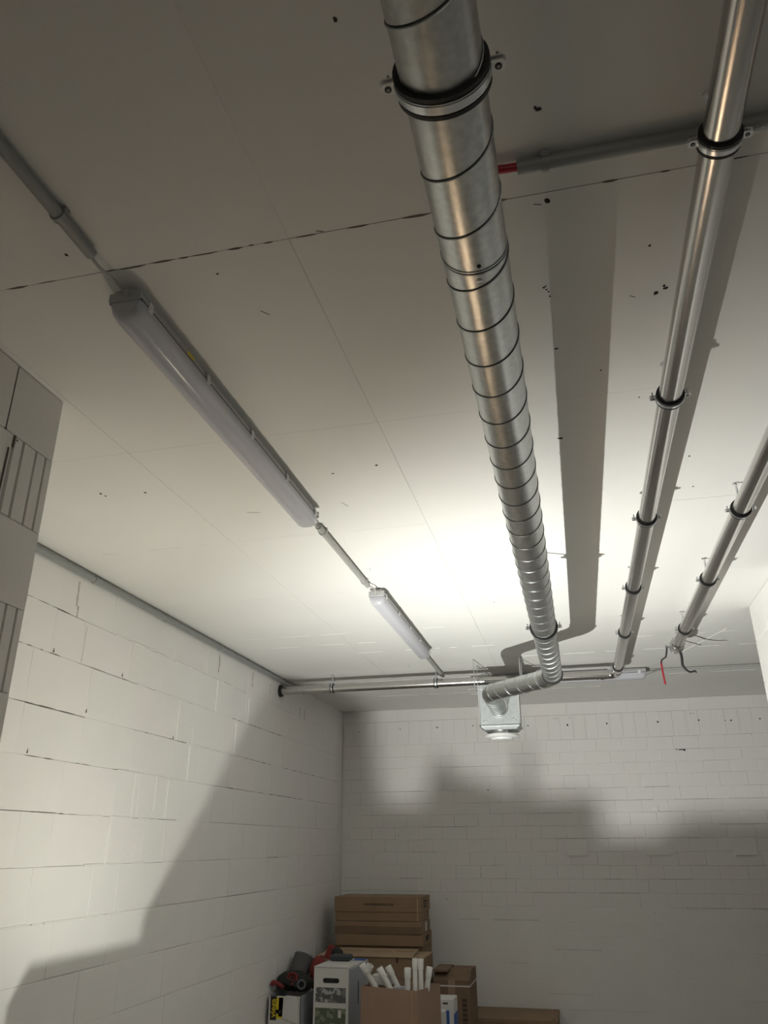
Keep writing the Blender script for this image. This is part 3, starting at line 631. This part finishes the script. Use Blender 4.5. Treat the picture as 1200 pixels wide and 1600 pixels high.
gb = MB().tube([(LX+.0315, YS-.015, .84), (LX+.0315, YS-.015, LZ+.06), (LX+.0315, YS-.015, LZ+.075), (LX+.0315, YS-.015, LZ+.092)], [.0042, .0042, .0035, .002], 16)
tag(gb.build('thin_blocker', 'pvc'), 'added thin tube on the workbench, casts the narrow spike of the wall shadow', 'glue tube')  # sliver added for the narrow spike in the wall shadow
tag(MB().box((LX+.031, YS, .84), (LX+.0715, YS+.055, LZ+.0705), .003).build('carton_blocker', 'card'), 'added taller small carton on the workbench, blocks lamp light to the back wall', 'box')  # invented carton, its height sets the shadow edge on the back wall
tag(MB().box((LX+.072, YS+.0, .84), (LX+.112, YS+.06, LZ+.0505), .003).build('carton_blocker', 'cardl'), 'added lower small carton on the workbench, blocks lamp light to the back wall', 'box')  # invented carton for the lower step of that shadow
tag(MB().box((LX+.1125, YS+.0, .84), (LX+.40, YS+.08, LZ+.0595), .003).build('long_blocker', 'blackfab'), 'added long black box on the right of the workbench, blocks lamp light to the back wall', 'box')  # added below view to keep lamp light off the right back wall

# ------------------------------------------------------------------ material pile in the corner
def carton(name, label, cat, x0, x1, y0, y1, z0, z1, m='card', group=None, rz=0.0, parts=True):
    c = Vector(((x0+x1)/2, (y0+y1)/2, z0)); t = thing(name, label, cat, c, group, rz)
    w = (x1-x0)/2; d = (y1-y0)/2; h = z1-z0
    MB().box((-w, -d, 0), (w, d, h), .004).build('body', m, t, local=True)
    return t, w, d, h
def lb(t, name, m, a, b, ch=0): return MB().box(a, b, ch).build(name, m, t, local=True)
# support below (out of frame) and the large cartons
t, w, d, h = carton('cardboard_box', 'large cardboard box with light flaps, under the stack of three flat boxes', 'box', -2.40, -1.435, 7.50, 7.93, 0, .905, 'card', 'brown boxes in the corner')
lb(t, 'flap', 'cardl', (-w-.004, -d-.006, h), (w+.004, -.005, h+.006)); lb(t, 'flap', 'cardl', (-w-.004, .0, h), (w+.004, d, h+.006))
MB().prism([(-d-.012, h+.004), (-d+.30, h+.035), (-d+.30, h+.040), (-d-.012, h+.009)], 'x', -w+.03, w-.10).build('raised_flap', 'cardl', t, local=True)
lb(t, 'edge_strip', 'cardl', (w-.07, -d-.008, h-.012), (w+.006, -d+.002, h+.010)); lb(t, 'tape', 'cardd', (w-.075, -d-.0015, 0), (w-.004, -d+.001, h-.02))
for i, (a, b_) in enumerate(((-.25, .02), (.0, .06), (.2, .3))): lb(t, 'print_mark', 'ink', (a, -d+.06+.06*i, h+.0425-.012*(i > 0)), (a+.16, -d+.066+.06*i, h+.0435-.012*(i > 0)))
lb(t, 'staple', 'ink', (-.18, -d-.006, h-.02), (-.165, -d-.004, h+.0)); lb(t, 'staple', 'ink', (.24, -d-.006, h-.035), (.255, -d-.004, h))
t, w, d, h = carton('cardboard_box', 'flat brown box at the bottom of the stack of three', 'box', -2.345, -1.515, 7.88, 8.36, .952, 1.048, 'card', 'brown boxes in the corner', rz=.015)
lb(t, 'print_mark', 'ink', (w, -.10, .03), (w+.001, .08, .075))
t, w, d, h = carton('cardboard_box', 'middle box of the flat brown stack with a white label on its end', 'box', -2.350, -1.527, 7.88, 8.34, 1.050, 1.150, 'card', 'brown boxes in the corner')
lb(t, 'white_label', 'paper', (w, -.02, .012), (w+.0015, .06, .088)); lb(t, 'lower_lid', 'cardd', (-w-.003, -d-.004, 0), (w-.0, -d, .062))
t, w, d, h = carton('cardboard_box', 'topmost flat brown box of the stack with a deep lid', 'box', -2.355, -1.535, 7.90, 8.35, 1.152, 1.352, 'card', 'brown boxes in the corner')
lb(t, 'lid', 'card', (-w-.008, -d-.010, .078), (w+.008, d+.008, h+.006), .003)
lb(t, 'lid_tape', 'cardl', (w-.03, -d-.012, .0), (w-.018, -d-.006, h))
lb(t, 'print_mark', 'ink', (w+.008, -.09, .11), (w+.0095, .08, .17)); lb(t, 'print_mark', 'cardl', (w+.0095, -.07, .125), (w+.0105, .06, .132)); lb(t, 'print_mark', 'cardl', (w+.0095, -.07, .145), (w+.0105, .06, .152))
for i in range(14): lb(t, 'print_mark', 'ink', (-.13+.021*i, -d-.0112, .132), (-.13+.021*i+random.uniform(.010, .016), -d-.0102, .152))
t, w, d, h = carton('cardboard_box', 'upright brown box with a white strap, right of the big stack', 'box', -1.375, -1.06, 7.60, 8.05, 0, .72, 'cardd', 'brown boxes in the corner')
MB().prism([(-d, h), (d, h), (d, h+.075), (-d+.16, h+.085), (-d+.10, h+.08), (-d, h+.02)], 'x', -w, w-.0).build('lid', 'cardd', t, local=True)
lb(t, 'flap', 'cardd', (-w, -d, h+.078), (-w+.13, d-.1, h+.094)); lb(t, 'tape', 'cardp', (-.03, -d-.001, 0), (.03, -d, h+.02))
lb(t, 'strap', 'paper', (-w-.002, -d-.002, h-.03), (w+.002, -d, h-.02)); lb(t, 'strap', 'paper', (w, -d, h-.03), (w+.002, d, h-.02))
for i in range(9): lb(t, 'print_mark', 'ink', (w-.07, -d-.0012, .30+.035*i), (w-.03, -d-.0002, .325+.035*i))
t, w, d, h = carton('cardboard_box', 'low wide brown box standing alone against the back wall', 'box', -1.14, -.372, 8.07, 8.60, 0, .388, 'card', 'brown boxes in the corner')
for (a, b_) in ((-w+.03, -d+.05), (w-.03, -d+.05), (-w+.03, d-.05), (w-.03, d-.05)): MB().ball((a, b_, h+.002), (.011, .011, .003), 10, 5).build('hole', 'ink', t, local=True)
lb(t, 'lid', 'card', (-w-.005, -d-.005, h-.03), (w+.005, d+.005, h+.002), .002)

carton('cardboard_box', 'brown box hidden behind the large flapped box, carrying the flat stack', 'box', -2.36, -1.53, 7.94, 8.42, 0, .95, 'card', 'brown boxes in the corner')
# white picture carton (rotated a little)
t, w, d, h = carton('appliance_carton', 'white carton with a handle hole and two printed room pictures', 'box', -2.13, -1.85, 6.62, 7.16, 0.40, .935, 'paper', rz=-.03)
sup, _, _, _ = carton('cardboard_box', 'brown box carrying the white picture carton, below the picture', 'box', -2.16, -1.80, 6.60, 7.2, 0, .398, 'card')
lb(t, 'handle_hole', 'black', (-.05, -d-.0015, h-.105), (.05, -d-.0002, h-.072)); 
for s in (-1, 1): MB().tube([(s*.05, -d-.0015, h-.0885), (s*.05, -d-.0002, h-.0885)], .0165, 16).build('handle_hole', 'black', t, local=True)
lb(t, 'printed_picture', 'photo1', (-.125, -d-.0015, h-.235), (.12, -d-.0002, h-.135)); lb(t, 'printed_picture', 'photo2', (-.125, -d-.0015, h-.39), (.12, -d-.0002, h-.27))
lb(t, 'print_mark', 'paper', (.06, -d-.002, h-.33), (.085, -d-.0015, h-.28)); lb(t, 'side_print', 'paperg', (w, -d+.02, .02), (w+.001, d-.02, h-.02))
lb(t, 'blue_edge', 'blue', (w-.10, d-.12, h), (w, d, h+.002)); lb(t, 'lid_flap', 'paper', (-w-.002, -d-.004, h), (w-.01, d-.18, h+.004)); lb(t, 'slot', 'black', (w+.001, -.02, h-.28), (w+.002, -.0, h-.12))
g = thing('tool_case', 'small dark grey case lying on the white picture carton', 'case', (-2.02, 6.95, .941))
MB().box((-2.10, 6.92, .941), (-1.935, 7.02, .985), .010).build('shell', 'gadget', g); MB().box((-2.10, 6.918, .961), (-1.935, 6.921, .964)).build('groove', 'black', g)

# open carton with pvc tubes, rotated
oc = thing('open_carton', 'open brown carton holding white plastic tubes, in front of the pile', 'box', (-1.47, 6.37, .38), None, math.radians(-17))
Wd, Dp, Hh = .475, .36, .47
# local: front edge from (0,0) to (Wd,0)
oc.location = (-1.705, 6.41, .38)
lb(oc, 'front_panel', 'cardp', (0, 0, 0), (Wd, .006, Hh)); lb(oc, 'back_panel', 'cardp', (0, Dp-.006, 0), (Wd, Dp, Hh)); lb(oc, 'side_panel', 'cardp', (0, .006, 0), (.006, Dp-.006, Hh)); lb(oc, 'side_panel', 'cardp', (Wd-.006, .006, 0), (Wd, Dp-.006, Hh)); lb(oc, 'bottom_panel', 'cardp', (.006, .006, 0), (Wd-.006, Dp-.006, .006))
lb(oc, 'corner_tape', 'cardl', (Wd-.05, -.0008, 0), (Wd-.046, 0, Hh))
carton('cardboard_box', 'brown box under the open tube carton, below the picture', 'box', -1.62, -1.25, 6.35, 6.62, 0, .378, 'card')
def pvc(a, b, r, label):
    a = Vector(a); b = Vector(b); d = (b-a).normalized(); e = b - d*max(0, (b-a).length)
    t = thing('plastic_tube', label, 'tube', a, 'white plastic tubes in the open carton')
    MB().tube([a, a + (b-a)*.9, a+(b-a)*.905], r, 16).build('tube', 'pvc', t)
    L = (b-a).length; MB().tube([b - d*.075, b - d*.06, b - d*.004, b], [r, r*1.22, r*1.22, r*1.1], 16).build('socket_end', 'pvc', t)
pvc((-1.36, 6.42, .50), (-1.346, 6.40, .976), .021, 'short upright white tube, leftmost of the four standing in the carton')
pvc((-1.295, 6.40, .50), (-1.290, 6.40, 1.036), .018, 'tall upright white tube, left one of the touching pair')
pvc((-1.25, 6.40, .50), (-1.249, 6.40, 1.036), .018, 'tall upright white tube, right one of the touching pair')
pvc((-1.275, 6.46, .50), (-1.190, 6.44, .98), .020, 'white tube leaning right, rightmost in the carton')
pvc((-1.50, 6.52, .66), (-1.705, 6.44, .985), .021, 'white tube leaning far left against the picture carton')
pvc((-1.40, 6.50, .66), (-1.578, 6.46, .962), .022, 'white tube leaning left, first of the leaning pair')
pvc((-1.36, 6.55, .66), (-1.532, 6.545, .965), .021, 'white tube leaning left, second of the leaning pair')
MB().ring((-1.640, 6.40, .965), (.5, -.2, .9), .018, .026, .05, 18).build('socket', 'pvc'); o = bpy.data.objects['socket']; o.name = 'plastic_elbow'; tag(o, 'white plastic fitting lying across the tubes over the carton edge', 'pipe fitting')
tag(MB().box((-1.66, 6.58, .83), (-1.52, 6.66, .90), .004).build('paper_pad', 'paper'), 'white paper packet sticking out of the open carton', 'packet')
tag(MB().box((-1.46, 6.41, .79), (-1.37, 6.46, .852), .004).build('clear_bag', 'paperg'), 'grey plastic bag in the middle of the open carton', 'bag')

# blue and white cartons
t, w, d, h = carton('blue_white_carton', 'taller white and blue carton between the tube carton and strapped box', 'box', -1.25, -1.103, 6.95, 7.15, 0.35, .70, 'paper', 'blue and white cartons')
lb(t, 'blue_band', 'blue', (-w, -d-.0012, 0), (w-.035, -d, h-.075)); lb(t, 'blue_side', 'blue', (w, -d, 0), (w+.001, d, h-.10)); lb(t, 'print_mark', 'ink', (-.01, -d-.0012, h-.035), (.03, -d, h-.022))
carton('cardboard_box', 'brown box under the blue and white cartons, below the picture', 'box', -1.26, -1.0, 6.8, 7.3, 0, .349, 'card')
t, w, d, h = carton('blue_white_carton', 'shorter white and blue carton in front of the taller one', 'box', -1.26, -1.158, 6.82, 6.94, 0.35, .637, 'paper', 'blue and white cartons')
lb(t, 'blue_band', 'blue', (-w, -d-.0012, 0), (w-.03, -d, h-.06))

# yellow-white fittings carton with lettering
ym = thing('fittings_carton', 'white and yellow fittings carton with black panel reading viega', 'box', (-2.36, 6.78, .40))
MB().box((-2.495, 6.60, .40), (-2.235, 6.604, .735)).build('front_panel', 'paper', ym); MB().box((-2.239, 6.60, .40), (-2.235, 6.96, .735)).build('side_panel', 'paperg', ym)
MB().box((-2.495, 6.60, .40), (-2.491, 6.96, .735)).build('side_panel', 'paperg', ym); MB().box((-2.495, 6.956, .40), (-2.235, 6.96, .735)).build('back_panel', 'paper', ym); MB().box((-2.49, 6.605, .40), (-2.24, 6.955, .404)).build('bottom_panel', 'paper', ym)
MB().box((-2.428, 6.5985, .585), (-2.375, 6.600, .725)).prism([(-2.41, .60), (-2.375, .60), (-2.375, .728), (-2.41, .728)], 'y', 6.5985, 6.60).build('yellow_print', 'yellow', ym)
MB().box((-2.478, 6.5980, .575), (-2.428, 6.600, .735)).build('black_print', 'black', ym)
MB().box((-2.423, 6.5975, .618), (-2.375, 6.5985, .645), 0).tube([(-2.423, 6.5975, .6315), (-2.423, 6.599, .6315)], .0135, 14).tube([(-2.375, 6.5975, .6315), (-2.375, 6.599, .6315)], .0135, 14).build('handle_hole', 'black', ym)
MB().prism([(-2.375, .59), (-2.255, .56), (-2.25, .735), (-2.345, .742), (-2.35, .70), (-2.372, .69)], 'y', 6.590, 6.597).build('torn_flap', 'paper', ym)
tx = bpy.data.curves.new('lettering', 'FONT'); tx.body = 'viega'; tx.size = .062; tx.extrude = .0006; tx.align_x = 'CENTER'; tx.align_y = 'CENTER'; tx.offset = .0006
tob = bpy.data.objects.new('lettering', tx); C.objects.link(tob); tob.rotation_euler = (PI/2, -PI/2, 0); tob.location = (-2.452-(-2.36), 6.5972-6.78, .655-.40); tob.parent = ym
tob.data.materials.append(M['yellow'])
bpy.context.view_layer.update()
lme = bpy.data.meshes.new_from_object(tob.evaluated_get(bpy.context.evaluated_depsgraph_get()))
lob = bpy.data.objects.new('lettering', lme); C.objects.link(lob); lob.parent = ym; lob.location = tob.location; lob.rotation_euler = tob.rotation_euler
bpy.data.objects.remove(tob); lob.name = 'lettering'
carton('cardboard_box', 'brown box under the yellow fittings carton, below the picture', 'box', -2.50, -2.2, 6.6, 7.0, 0, .398, 'card')
# heap of soft things: placed on a support carton
carton('cardboard_box', 'brown box behind the fittings carton carrying the red and black bags', 'box', -2.50, -2.16, 7.01, 7.45, 0, .70, 'card')
bg = thing('tool_bag', 'black crumpled tool bag lying on the yellow fittings carton', 'bag', (-2.36, 6.8, .74))
o = MB().ball((-2.385, 6.84, .808), (.125, .14, .070), 22, 14, .07).ball((-2.285, 6.80, .795), (.080, .12, .055), 16, 10, .08).build('bag_body', 'blackfab', bg)
MB().ring((-2.352, 6.73, .835), (.1, -1, .25), .030, .047, .03, 24).ring((-2.352, 6.728, .835), (.1, -1, .25), .014, .022, .03, 20).build('webbing_roll', 'redfab', bg)
MB().ring((-2.265, 6.70, .80), (.3, -1, .3), .022, .036, .05, 20).build('mouth_ring', 'greyroll', bg)
MB().tube(curve([(-2.42, 6.72, .775), (-2.46, 6.70, .800), (-2.495, 6.69, .812), (-2.507, 6.68, .79)]), [.016]*18+[.012], 10).build('red_strap', 'redfab', bg)
rl = thing('foam_roll', 'dark grey foam roll leaning on the left wall behind the bag', 'roll', (-2.42, 7.1, .74))
MB().tube([(-2.432, 7.04, .752), (-2.405, 7.16, .940)], .082, 28).build('roll_body', 'greyroll', rl); MB().ring((-2.4045, 7.162, .942), (.12, .53, .84), .074, .0835, .01, 28).build('roll_edge', 'paperg', rl)
rb = thing('red_bag', 'dark red cloth bag leaning on the white picture carton', 'bag', (-2.24, 7.2, .70))
MB().ball((-2.252, 7.09, .838), (.072, .095, .118), 20, 14, .03).build('bag_body', 'redfab', rb); MB().tube([(-2.252, 7.10, .705), (-2.252, 7.09, .80)], [.05, .07], 14).build('bag_base', 'redfab', rb)
gl = thing('work_glove', 'red and black folded work gloves on top of the red bag', 'gloves', (-2.16, 7.25, .95))
MB().add([(-2.235, 7.18, .93), (-2.14, 7.16, .915), (-2.10, 7.3, .93), (-2.21, 7.32, .94), (-2.20, 7.2, 1.03), (-2.165, 7.20, .99), (-2.13, 7.28, .985), (-2.20, 7.3, 1.02)], [(0,3,2,1),(4,5,6,7),(0,1,5,4),(1,2,6,5),(2,3,7,6),(3,0,4,7)]).build('cuff', 'redfab', gl)
MB().ball((-2.135, 7.22, .965), (.055, .05, .04), 14, 8, .15).build('palm', 'blackfab', gl)
for i in range(4): MB().tube([(-2.13+.02*i, 7.20+.01*i, .965-.004*i), (-2.085+.016*i, 7.19+.012*i, .956-.006*i)], .012, 8).build('finger', 'blackfab', gl)
for ob in bpy.data.objects:
    if ob.type == 'MESH': fix_sharp(ob, 40)
